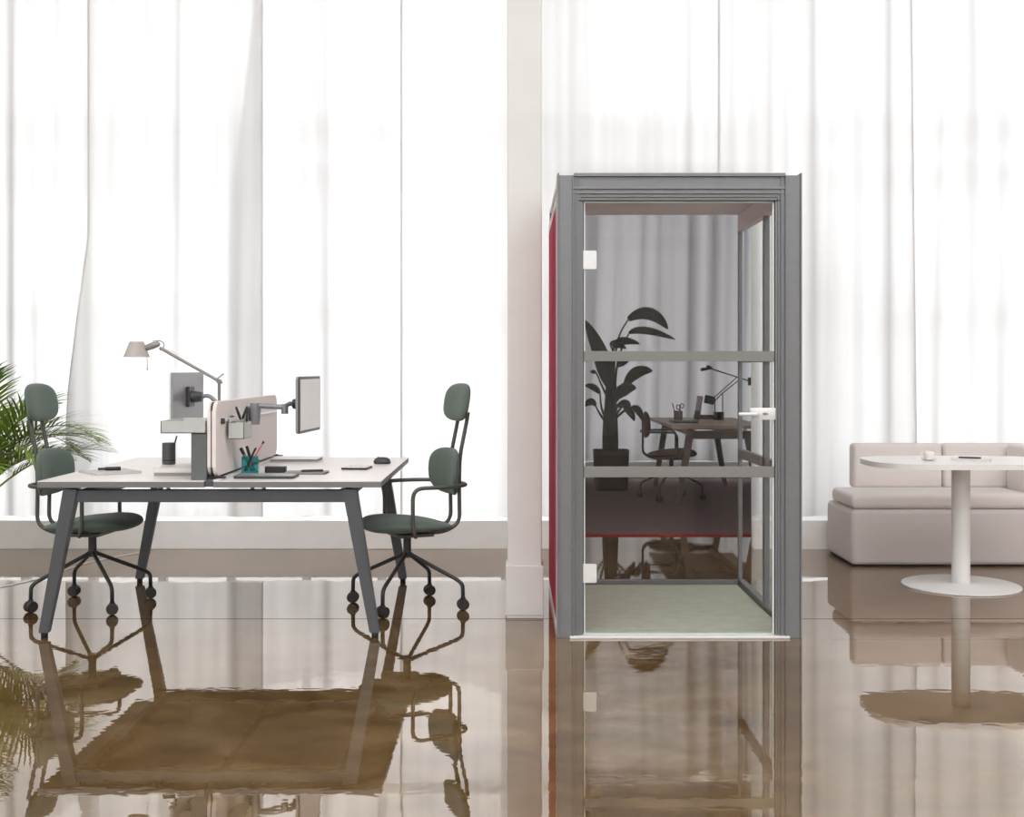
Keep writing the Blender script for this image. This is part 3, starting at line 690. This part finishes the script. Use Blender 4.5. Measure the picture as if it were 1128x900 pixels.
# ---------------------------------------------------------------- palm at the left edge
pm = thing('potted_palm', 'feathery green palm in a grey pot at the left edge, behind the green chair', 'potted palm', (-3.40, 7.44, 0))
MB().lathe([(.150, 0), (.165, .01), (.178, .39), (.180, .405), (.165, .405), (.160, .37)], (0, 0, 0), 40).build('pot', M['pot'], pm, 40)
MB().lathe([(.158, .355), (.158, .368), (.05, .38)], (0, 0, 0), 24).build('soil', M['soil'], pm, True)
def frond(az, length, elev, droop, twist=0, base=(0, 0), n=28, lmax=.32):
    mb = MB(); rnd = random.Random(int(az * 7 + length * 1000 + elev))
    pts = []; p = Vector((base[0], base[1], .37)); el = elev; st = length / 18
    ca, sa = math.cos(R(az)), math.sin(R(az))
    for i in range(19):
        pts.append(p.copy())
        dv = Vector((ca * math.cos(R(el)), sa * math.cos(R(el)), math.sin(R(el))))
        p = p + dv * st; el -= droop / 18 * (.35 + 1.3 * i / 18)
    mb.tube(pts, lambda t: .0075 * (1 - t) + .0015, 6, mi=1)
    def at(t):
        f = t * 18; i = min(17, int(f)); return pts[i].lerp(pts[i + 1], f - i), (pts[i + 1] - pts[i]).normalized()
    for i in range(n):
        t = .34 + .66 * i / (n - 1); p, dv = at(min(.999, t))
        side = dv.cross(Vector((0, 0, 1))).normalized(); upv = side.cross(dv)
        L0 = lmax * (math.sin(math.pi * min(1, .18 + .80 * (t - .34) / .66)) ** .7) * rnd.uniform(.88, 1.08)
        for s in (-1, 1):
            an = R(52 - 26 * (t - .34) / .66 + rnd.uniform(-5, 5))
            di = (dv * math.cos(an) + side * s * math.sin(an) + upv * .38).normalized()
            wv = di.cross(upv).normalized(); q = p.copy(); prev = None
            for kk in range(5):
                u = kk / 4; wd = .0102 * (1 - u) ** .7 * (.45 + .55 * min(1, u * 6)) + .0004
                a, b = mb.bm.verts.new(q + wv * wd), mb.bm.verts.new(q - wv * wd)
                if prev: fc = mb.bm.faces.new((prev[0], prev[1], b, a)); fc.smooth = True
                prev = (a, b)
                di = (di + Vector((0, 0, -.10 - .10 * u))).normalized(); q = q + di * L0 / 4
    mb.build('frond', [M['palm'], M['palm_stem']], pm)
FR = [(-12, 1.12, 70, 120), (8, 1.08, 62, 105), (-35, 1.02, 66, 130), (25, .98, 68, 118), (-70, 1.05, 74, 95), (55, .95, 78, 90), (-5, .92, 56, 95),
      (100, .85, 80, 90), (140, .9, 74, 100), (180, 1.1, 68, 105), (215, 1.0, 70, 105), (250, 1.05, 76, 95), (-50, .85, 52, 85), (300, 1.05, 84, 62), (20, .95, 80, 70), (40, .80, 55, 90), (-20, 1.02, 76, 85), (-85, 1.0, 80, 75), (15, .95, 48, 70), (-60, 1.05, 82, 60), (0, 1.0, 74, 135)]
for i, (az, ln, el, dr) in enumerate(FR):
    frond(az, ln, el, dr, base=(.05 * math.cos(i * 2.4), .05 * math.sin(i * 2.4)))
# lamp cable on the floor
pts = [(-3.6, 6.6), (-3.2, 6.78), (-2.96, 6.87), (-2.82, 7.25), (-2.78, 7.8), (-2.5, 8.25)]
tag(MB().tube([(x, y, .004) for x, y in pts], .0032, 8, .25).build('cable', M['white'], smooth=True), 'thin pale cable lying on the floor behind the left chair', 'cable')

# ---------------------------------------------------------------- meeting booth
BX0, BX1, BY0, BY1, BZ = .214, 1.366, 5.60, 6.92, 2.19
bo = thing('meeting_booth', 'tall grey-framed glass meeting booth with crimson side, right of the pillar', 'meeting booth', ((BX0 + BX1) / 2, 6.26, 0))
bpy.context.view_layer.update()
B = lambda mb, n, m, s=False: part(mb, n, M[m], bo, s)
# front posts: stepped profiles
def post(xa, xb, sgn):                  # xa outer, xb inner, sgn +1 for left post
    mb = MB()
    x = lambda v: xa + sgn * v
    def bx(v0, v1, y0, z1=BZ - .008): mb.box(min(x(v0), x(v1)), max(x(v0), x(v1)), y0, BY0 + .09, 0, z1, .0015)
    bx(.0, .008, BY0 - .006, BZ + .002); bx(.008, .070, BY0 + .002); bx(.070, .078, BY0 - .004)
    bx(.078, .090, BY0 + .006); bx(.090, .098, BY0 + .001); bx(.098, .110, BY0 + .010); bx(.110, .122, BY0 + .016)
    return mb
B(post(BX0, 0, 1), 'front_post', 'booth'); B(post(BX1, 0, -1), 'front_post', 'booth')
hx0, hx1 = BX0 + .078, BX1 - .078
h = MB()
for z0, z1, y in ((2.176, BZ + .002, -.006), (2.128, 2.176, .008), (2.117, 2.128, .0), (2.106, 2.117, .009), (2.096, 2.106, .003), (2.080, 2.096, .012), (2.066, 2.080, .018)):
    h.box(hx0, hx1, BY0 + y, BY0 + .09, z0, z1, .0012)
B(h, 'header', 'booth')
B(MB().box(hx0 + .02, hx1 - .02, BY0 + .010, BY0 + .03, 2.0615, 2.0665).box(BX0 + .122, BX0 + .126, BY0 + .02, BY0 + .05, .02, 2.066).box(BX1 - .126, BX1 - .122, BY0 + .02, BY0 + .05, .02, 2.066), 'door_gasket', 'booth_dark')
B(MB().box(hx0 - .02, hx1 + .02, BY0 - .012, BY0 + .045, .0, .011, .002), 'threshold', 'steel')
RX = BX1 - .05
# rear posts, roof, floor
for x0, x1, y0 in ((BX0 + .004, BX0 + .064, BY1 - .06), (RX - .002, RX + .02, BY1 - .03)): B(MB().box(x0, x1, y0, BY1, 0, BZ - .01, .002), 'rear_post', 'booth')
B(MB().box(BX0 + .004, BX1 - .004, BY0 + .09, BY1, 2.164, 2.184, .002), 'roof', 'booth_roof')
B(MB().box(BX0 + .008, BX1 - .008, BY0 + .09, BY1 - .008, 2.1845, 2.189, .001), 'roof_cap', 'booth_dark')
B(MB().box(BX0 + .07, BX1 - .066, BY0 + .047, BY1 - .062, .0, .022), 'carpet_floor', 'booth_floor')
# back glass with low rail
B(MB().box(BX0 + .066, RX - .008, BY1 - .05, BY1 - .01, 0, .045, .002), 'back_rail', 'booth')
B(MB().box(BX0 + .064, RX - .003, BY1 - .034, BY1 - .026, .045, 2.163), 'back_glass', 'back_glass')
# left side: crimson acoustic panel in a pale frame
B(MB().box(BX0 + .014, BX0 + .062, BY0 + .092, BY1 - .062, .03, 2.163), 'side_core', 'booth_light')
B(MB().box(BX0 + .0, BX0 + .014, BY0 + .115, BY1 - .0, .045, 2.055, .005).box(BX0 + .062, BX0 + .070, BY0 + .115, BY1 - .07, .05, 2.055, .003), 'acoustic_panel', 'crimson')
B(MB().box(BX0 - .002, BX0 + .016, BY0 + .090, BY0 + .112, .0, 2.168, .002).box(BX0 - .001, BX0 + .014, BY0 + .112, BY1, .0, .042, .002).box(BX0 - .001, BX0 + .014, BY0 + .112, BY1, 2.058, 2.099, .002), 'edge_profile', 'booth_light')
# right side: glass with bars
RX = BX1 - .05
for z0, z1, q in ((0, .05, 'booth'), (2.065, 2.163, 'booth_roof')): B(MB().box(RX - .006, RX + .03, BY0 + .092, BY1 - .031, z0, z1, .002), 'side_rail', q)
B(MB().box(RX + .004, RX + .012, BY0 + .092, BY1 - .031, .05, 2.065), 'side_glass', 'side_glass')
for z0, z1 in ((.755, .806), (1.304, 1.354)): B(MB().box(RX - .006, RX + .022, BY0 + .092, BY1 - .031, z0, z1, .001), 'side_bar', 'bar')
B(MB().box(RX - .006, RX + .022, 6.17, 6.215, .05, 2.065, .001), 'side_mullion', 'booth')
# door
dr = off(MB().box(BX0 + .1275, BX1 - .1275, BY0 + .022, BY0 + .030, .014, 2.060).build('door', M['door_glass'], bo), bo)
dxa, dxb = BX0 + .1275, BX1 - .1275
eg = MB().box(dxa - .0005, dxa + .004, BY0 + .0215, BY0 + .0305, .014, 2.060).box(dxb - .006, dxb + .0005, BY0 + .0215, BY0 + .0305, .014, 2.060).box(dxa, dxb, BY0 + .0215, BY0 + .0305, .0135, .017).box(dxa, dxb, BY0 + .0215, BY0 + .0305, 2.056, 2.0605)
eg.build('glass_edge', M['glass_edge'], dr)
for z0, z1 in ((.757, .808), (1.305, 1.353)):
    MB().box(dxa, dxb, BY0 + .012, BY0 + .0215, z0, z1, .001).build('crossbar', M['bar'], dr)
for z in (.303, 1.784):
    MB().slab([(x - .0, y) for x, y in rrect(.056, .088, .008)], 0, .008).bm  # template shape
    hb = MB(); pts = rrect(.056, .088, .007, dxa + .030, z)
    A_ = [hb.bm.verts.new((x, BY0 + .010, zz)) for x, zz in pts]; B_ = [hb.bm.verts.new((x, BY0 + .0214, zz)) for x, zz in pts]
    hb.bm.faces.new(A_); hb.bm.faces.new(B_[::-1])
    for i in range(len(pts)): hb.bm.faces.new((A_[i], B_[i], B_[(i + 1) % len(pts)], A_[(i + 1) % len(pts)]))
    hb.box(dxa - .005, dxa + .006, BY0 + .012, BY0 + .034, z - .044, z + .044, .001)
    hb.build('hinge', M['steel'], dr)
hz = 1.057
hn = MB().box(dxb - .096, dxb + .006, BY0 + .008, BY0 + .0214, hz - .028, hz + .028, .002)
hn.tube([(dxb - .088, BY0 + .008, hz), (dxb - .088, BY0 - .038, hz), (dxb - .10, BY0 - .042, hz), (dxb - .178, BY0 - .042, hz)], .0085, 12, .015)
hn.cyl((dxb - .088, BY0 + .009, hz), (dxb - .088, BY0 - .002, hz), .016, 20)
hn.box(dxb - .115, dxb - .09, BY0 + .008, BY0 + .0214, hz + .004, hz + .028, .002)
hn.build('handle', M['steel'], dr, 40)
MB().cyl((dxb - .045, BY0 + .0085, hz), (dxb - .045, BY0 + .004, hz), .007, 16).box(dxb - .056, dxb - .030, BY0 + .0055, BY0 + .009, hz - .004, hz + .004, .001).build('lock', M['arm'], dr)

# ---------------------------------------------------------------- sofa
so = thing('sofa', 'blush grey upholstered modular sofa behind the white pedestal table', 'sofa', (2.9, 7.95, 0))
bpy.context.view_layer.update()
S = lambda mb, n, m: part(mb, n, M[m], so, 45)
S(MB().box(2.175, 3.60, 7.62, 8.22, .006, .365, .035, 5), 'base', 'sofa_base')
S(MB().box(2.195, 3.58, 7.65, 8.20, 0, .03), 'plinth', 'foot')
S(MB().box(2.180, 3.352, 7.625, 8.115, .367, .462, .032, 6), 'seat_cushion', 'sofa')
S(MB().box(2.325, 2.932, 8.085, 8.215, .452, .757, .028, 5), 'back_cushion', 'sofa')
S(MB().box(2.940, 3.60, 8.085, 8.215, .452, .757, .028, 5), 'back_cushion', 'sofa')
S(MB().box(3.355, 3.60, 7.62, 8.083, .366, .757, .03, 5), 'side_cushion', 'sofa')

# ---------------------------------------------------------------- pedestal table with its things
TC = (2.625, 6.95)
pt = thing('pedestal_table', 'white pedestal table with rounded top and round disc base, before the sofa', 'table', (TC[0], TC[1], 0))
def sup(w, d, n, seg=72): return [(math.copysign(abs(math.cos(t)) ** (2 / n), math.cos(t)) * w, math.copysign(abs(math.sin(t)) ** (2 / n), math.sin(t)) * d) for t in [2 * math.pi * i / seg for i in range(seg)]]
MB().slab(sup(.555, .345, 3.4), .705, .735, .004, 3).build('top', M['table'], pt, 35)
MB().cyl((0, 0, .012), (0, 0, .705), .052, 40).build('column', M['table_base'], pt, 40)
MB().lathe([(.330, 0), (.333, .003), (.331, .009), (.322, .0115), (.06, .0135), (.05, .02)], (0, 0, 0), 64).build('base', M['table_base'], pt, 40)
tz = .7356
cq = W(1024.5, 505.5, 6.9)
sa = tag(MB().lathe([(.02, 0), (.026, .001), (.044, .009), (.046, .011), (.043, .0105), (.024, .003), (.02, .0025)], (cq.x, 6.92, tz), 36).build('saucer', M['cup'], smooth=True), 'white saucer under the coffee cup on the pedestal table', 'saucer')
cu = thing('coffee_cup', 'small white coffee cup on its saucer on the pedestal table', 'cup', (cq.x + .002, 6.92, tz + .0035), R(168))
MB().lathe([(.018, 0), (.020, .001), (.026, .015), (.0295, .035), (.030, .050), (.028, .050), (.0272, .035), (.022, .012), (.010, .006)], (0, 0, 0), 36).build('bowl', M['cup'], cu, True)
MB().lathe([(.001, .041), (.0268, .0412)], (0, 0, 0), 24).build('coffee', M['coffee'], cu)
MB().tube([(.0265, 0, .042), (.043, 0, .044), (.046, 0, .030), (.036, 0, .016), (.0245, 0, .016)], .0045, 8, .012).build('handle', M['cup'], cu, True)
mg = sheet_stack('magazine', 'pale magazine lying on the pedestal table beside the coffee cup', 'magazine', (W(1072, 503, 6.9).x, 6.93), .215, .16, tz, tz + .011, R(-24), M['paper'], M['white'], .003)
ph = thing('phone', 'black phone lying on the pale magazine on the pedestal table', 'phone', (W(1072, 503, 6.9).x - .01, 6.925, tz + .0117), R(-30))
MB().slab(rrect(.12, .06, .008), 0, .007, .0015).build('body', M['black'], ph)
MB().slab(rrect(.112, .054, .005), .0071, .0074).build('screen', M['darkgrey'], ph)

# ---------------------------------------------------------------- through the booth: carpet, plant, oak desk
cpY0, cpY1 = 9.05, 13.60
def axl(y): return OX0 + (y - HW - .25) * (.66 - OX0) / (AY - HW) + .03
def axr(y): return OXR + (y - HW - .25) * (2.95 - OXR) / (AY - HW) - .03
ca_ = thing('carpet', 'plum grey carpet with red front edge on the floor beyond the booth', 'carpet', (1.2, 11, 0))
bpy.context.view_layer.update()
quad = lambda y0, y1, z: [(axl(y0), y0, z), (axr(y0), y0, z), (axr(y1), y1, z), (axl(y1), y1, z)]
part(MB().hexa(quad(cpY0, cpY1, .001), quad(cpY0, cpY1, .010)), 'pile', M['carpet'], ca_)
part(MB().hexa(quad(cpY0 - .035, cpY0 - .0005, .001), quad(cpY0 - .035, cpY0 - .0005, .012)), 'edge', M['carpet_edge'], ca_)
CZ = .0105
PYp = 12.36
pn = thing('potted_plant', 'dark broad-leaved plant in a square planter, seen through the booth glass', 'potted plant', (W(673, 540, PYp).x, PYp, CZ))
bpy.context.view_layer.update()
pb = W(673, 540, PYp)
part(MB().lathe([(.160, CZ), (.168, CZ + .006), (.183, .405), (.186, .42), (.17, .42), (.165, .38)], (pb.x, PYp, 0), 48, n=4.5), 'planter', M['darkplanter'], pn, 40)
part(MB().lathe([(.168, .37), (.168, .385), (.05, .40)], (pb.x, PYp, 0), 32, n=4), 'soil', M['soil'], pn)
tk = MB(); rnd = random.Random(5)
for i in range(9):
    a = 2 * math.pi * i / 9; r0 = .062 if i % 2 else .04
    tk.tube([(pb.x + r0 * math.cos(a), PYp + r0 * math.sin(a), .385), (pb.x + r0 * 1.1 * math.cos(a), PYp + r0 * math.sin(a), .70), (pb.x + r0 * .8 * math.cos(a) + .01, PYp + r0 * math.sin(a), 1.02 + rnd.uniform(-.08, .14))], lambda t: .034 * (1 - .55 * t), 10, .15)
part(tk, 'trunk', M['trunk'], pn, True)
def bleaf(base, stem, a, c, b, wpx, dy=0, tilt=.5):
    """petiole from trunk along 'stem' pixels to the leaf; blade runs a -> c -> b in pixels at depth PYp + dy"""
    mb = MB(); Yd = PYp + dy
    P = [Vector((pb.x + base[0], PYp + base[1], base[2]))] + [W(x, y, PYp + dy * .7) for x, y in stem] + [W(a[0], a[1], Yd)]
    o = part(MB().tube(P, lambda t: .013 - .005 * t, 8, .12), 'stalk', M['trunk'], pn, True)
    A, C, Bq = W(*a, Yd), W(*c, Yd + .05), W(*b, Yd + .02)
    n = 16; wd = wpx * Yd / F; rows = []
    for i in range(n + 1):
        t = i / n; p = A * (1 - t) ** 2 + C * 2 * t * (1 - t) + Bq * t * t
        d = ((C - A) * (1 - t) + (Bq - C) * t).normalized()
        s0 = d.cross(Vector((0, -1, 0))).normalized(); s1 = Vector((0, 1, 0))
        prof = (math.sin(math.pi * min(1, t * .92 + .08)) ** .65) * wd / 2 + .002
        row = []
        for u in (-1, -.5, 0, .5, 1):
            cup = .35 * abs(u) * prof
            row.append(mb.bm.verts.new(p + s0 * u * prof * math.cos(tilt) + s1 * (u * prof * math.sin(tilt)) + s0.cross(d) * cup))
        rows.append(row)
    for r0, r1 in zip(rows, rows[1:]):
        for k2 in range(4):
            fc = mb.bm.faces.new((r0[k2], r0[k2 + 1], r1[k2 + 1], r1[k2])); fc.smooth = True
    lo = mb.build('leaf', M['leaf'], pn); off(lo, pn)
    so_ = lo.modifiers.new('thick', 'SOLIDIFY'); so_.thickness = .003
LV = [((.02, 0, .95), [(676, 400), (682, 368)], (692, 352), (716, 334), (736, 363), 15, .10), ((.02, .01, .95), [(680, 400), (686, 380)], (693, 367), (706, 358), (744, 374), 9, -.08),
      ((-.01, 0, .95), [(673, 440)], (675, 424), (664, 392), (644, 352), 19, .0), ((.0, .02, .95), [(677, 400)], (676, 384), (680, 370), (705, 379), 10, .15),
      ((-.02, .02, .9), [(676, 388)], (672, 380), (676, 376), (690, 384), 9, .12),
      ((.03, 0, .9), [(681, 440)], (689, 425), (698, 404), (719, 409), 15, -.10), ((.04, 0, .9), [(676, 445)], (677, 440), (686, 424), (701, 428), 16, -.16),
      ((-.05, 0, .72), [(662, 448)], (661, 434), (655, 424), (644, 425), 8, -.05), ((-.05, .02, .70), [(660, 455)], (656, 447), (651, 438), (644, 448), 9, .05),
      ((.05, 0, .75), [(688, 452)], (695, 450), (703, 446), (708, 464), 9, -.05), ((.05, -.02, .78), [(682, 452)], (686, 447), (694, 450), (699, 464), 9, -.12),
      ((.04, .02, .95), [(678, 420)], (680, 404), (686, 398), (694, 396), 8, .1), ((.03, -.02, .9), [(678, 455)], (680, 448), (690, 440), (694, 450), 10, -.05),
      ((-.03, .0, .95), [(663, 425)], (657, 411), (654, 409), (650, 410), 5, 0), ((.01, .0, .95), [(680, 440)], (676, 434), (668, 412), (655, 396), 15, -.06)]
for args in LV: bleaf(*args)

# oak desk
dk = thing('oak_desk', 'oak-topped desk with taupe splayed legs seen through the booth glass', 'desk', (1.9, 11.75, CZ))
bpy.context.view_layer.update()
ex0, ex1, ey0, ey1 = 1.47, 2.37, 10.94, 12.78
part(MB().box(ex0, ex1, ey0, ey1, .712, .74, .002), 'desktop', M['wood'], dk)
for y0 in (ey0 + .04, ey1 - .09): part(MB().box(1.62, 2.20, y0, y0 + .05, .615, .69, .003), 'beam', M['taupe'], dk)
for x0 in (1.675, 2.10): part(MB().box(x0, x0 + .045, ey0 + .08, ey1 - .08, .63, .69, .003), 'side_rail', M['taupe'], dk)
for x in (1.68, 2.16):
    for y in (ey0 + .065, ey1 - .065): part(MB().cyl((x, y, .69), (x, y, .712), .012, 10), 'spacer', M['chrome'], dk)
for sx in (-1, 1):
    for yb in (ey0, ey1 - .07):
        xb, xt = 1.91 + sx * .375, 1.91 + sx * .262
        part(MB().hexa([(xb - .022, yb + .005, CZ), (xb + .022, yb + .005, CZ), (xb + .022, yb + .045, CZ), (xb - .022, yb + .045, CZ)],
                       [(xt - .034, yb + .01, .69), (xt + .034, yb + .01, .69), (xt + .034, yb + .07, .69), (xt - .034, yb + .07, .69)]), 'leg', M['taupe'], dk)
make_chair('rust brown low-back office chair at the oak desk, seen through the booth glass', (1.535, 11.45, CZ), -6, 62, False, (M['rust'], M['rust_frame'], M['rust_frame']))
# things on the oak desk
def on(x, y, dz=0):                      # desk point under pixel (x, y)
    Y = .535 * F / (y - PY); return Vector(((x - PX) * Y / F, Y, .7406 + dz))
q = on(747, 463.5)
c2 = thing('pencil_cup', 'grey-beige pencil cup on the oak desk beside the laptop', 'pencil cup', q)
MB().lathe([(.040, 0), (.043, .002), (.045, .10), (.041, .10), (.038, .005)], (0, 0, 0), 28).build('cup_body', M['cork'], c2, 40)
s = thing('scissors', 'black scissors standing handles-up in the grey-beige cup', 'scissors', q + Vector((.008, 0, .008)))
MB().hexa([(-.004, -.001, 0), (.004, -.001, 0), (.004, .001, 0), (-.004, .001, 0)], [(.0, -.001, .11), (.02, -.001, .11), (.02, .001, .11), (.0, .001, .11)]).build('blade', M['lamp_black'], s)
for d in (-1, 1): MB().tube([(.012 + d * .020 + .018 * math.cos(t), .0, .135 + .022 * math.sin(t) + .006 * d) for t in [2 * math.pi * i / 16 for i in range(16)]], .005, 8, closed=True).build('handle', M['lamp_black'], s)
tag(MB().cyl(q + Vector((-.012, .01, .008)), q + Vector((-.058, .0, .175)), .005, 8).build('pencil', M['lamp_black']), 'dark pencil leaning left in the grey-beige cup', 'pencil')
lt = thing('laptop', 'open laptop with rosy screen on the oak desk', 'laptop', Vector((1.68, 11.62, .7406)))
MB().slab(rrect(.24, .34, .012), 0, .014, .003).build('keyboard_base', M['darkgrey'], lt)
MB().box(-.003, .003, -.17, .17, 0, .245, .002, mat=rot('Y', 9, (.122, 0, .015))).build('display', M['rose'], lt)
MB().box(-.0045, -.0033, -.155, .155, .015, .10, 0, mat=rot('Y', 9, (.122, 0, .015))).build('display_band', M['brownbook'], lt)
bk = on(776, 461.2)
sheet_stack('book', 'closed brown book lying behind the laptop on the oak desk', 'book', (bk.x, bk.y), .20, .15, .7406, .778, R(2), M['brownbook'], M['greypaper'], .003)
# black balanced-arm lamp
lq = on(791.5, 462.3)
tl = thing('desk_lamp', 'black balanced-arm desk lamp at the back of the oak desk', 'lamp', lq)
bpy.context.view_layer.update()
Yl = lq.y; Q = lambda x, y, d=0: W(x, y, Yl + d)
part(MB().lathe([(.052, .7406), (.052, .815), (.045, .82)], (lq.x, Yl, 0), 4 * 8, n=5), 'base', M['lamp_black'], tl)
part(MB().tube([Q(787.6, 456), Q(787.6, 439)], .0055, 8).tube([Q(796, 456), Q(796, 433)], .0055, 8), 'stem', M['lamp_black'], tl)
part(MB().tube([Q(785.5, 439), Q(812, 415.5)], .0055, 8).tube([Q(787.5, 441.5), Q(796, 433), Q(816, 417)], .0055, 8), 'lower_arm', M['lamp_black'], tl)
part(MB().tube([Q(773, 405.5), Q(783, 406), Q(826, 420)], .0065, 8), 'upper_arm', M['lamp_black'], tl)
def rbox(c, w, d, h, ang): return MB().box(-w / 2, w / 2, -d / 2, d / 2, -h / 2, h / 2, .004, mat=rot('Y', ang, c))
part(rbox(Q(781.5, 440.5), .10, .05, .085, 12), 'counterweight', M['lamp_black'], tl)
part(rbox(Q(825.8, 420.3), .03, .05, .08, 0), 'counterweight', M['lamp_black'], tl)
part(rbox(Q(778, 406.3), .115, .055, .028, -12).box(-.018, .018, -.02, .02, .0, .022, .002, mat=rot('Y', 0, Q(780, 404.8))), 'lamp_head', M['lamp_black'], tl)

# ---------------------------------------------------------------- light: overcast daylight
wd = bpy.data.worlds.new('overcast_daylight'); SC.world = wd; wd.use_nodes = True
nt = wd.node_tree; nt.nodes.clear(); N, L = nt.nodes, nt.links
out = N.new('ShaderNodeOutputWorld'); bg = N.new('ShaderNodeBackground'); tc = N.new('ShaderNodeTexCoord'); spx = N.new('ShaderNodeSeparateXYZ')
rp = N.new('ShaderNodeMapRange'); rp.inputs[1].default_value = -1; rp.inputs[2].default_value = 1
rp.inputs[3].default_value = 4.7      # sky behind the camera
rp.inputs[4].default_value = 1.5      # sky beyond the curtains
L.new(tc.outputs['Generated'], spx.inputs[0]); L.new(spx.outputs['Y'], rp.inputs[0]); L.new(rp.outputs[0], bg.inputs['Strength'])
bg.inputs['Color'].default_value = (.99, .995, 1, 1); L.new(bg.outputs[0], out.inputs['Surface'])

sl = bpy.data.lights.new('hazy_sun', 'SUN'); sl.energy = 2.2; sl.angle = R(35); sl.color = (1, 1, 1)
so2 = bpy.data.objects.new('hazy_sun', sl); COL.objects.link(so2)
so2.rotation_euler = Vector((.10, -.80, -.50)).to_track_quat('-Z', 'Y').to_euler()   # from beyond the curtains, high in the sky

# ---------------------------------------------------------------- camera
cd = bpy.data.cameras.new('camera'); co = bpy.data.objects.new('camera', cd); COL.objects.link(co)
co.location = (0, 0, EYE); co.rotation_euler = (R(90), 0, 0)
cd.sensor_width = 36; cd.lens = 36 * F / 1128; cd.shift_y = -(450 - PY) / 1128; cd.clip_end = 200
SC.camera = co
SC.view_settings.view_transform = 'Standard'; SC.view_settings.look = 'None'
SC.view_settings.exposure = 0; SC.view_settings.gamma = 1; SC.view_settings.use_curve_mapping = False
SC.cycles.use_denoising = True
SC.cycles.max_bounces = 14; SC.cycles.transparent_max_bounces = 24; SC.cycles.diffuse_bounces = 6; SC.cycles.glossy_bounces = 5
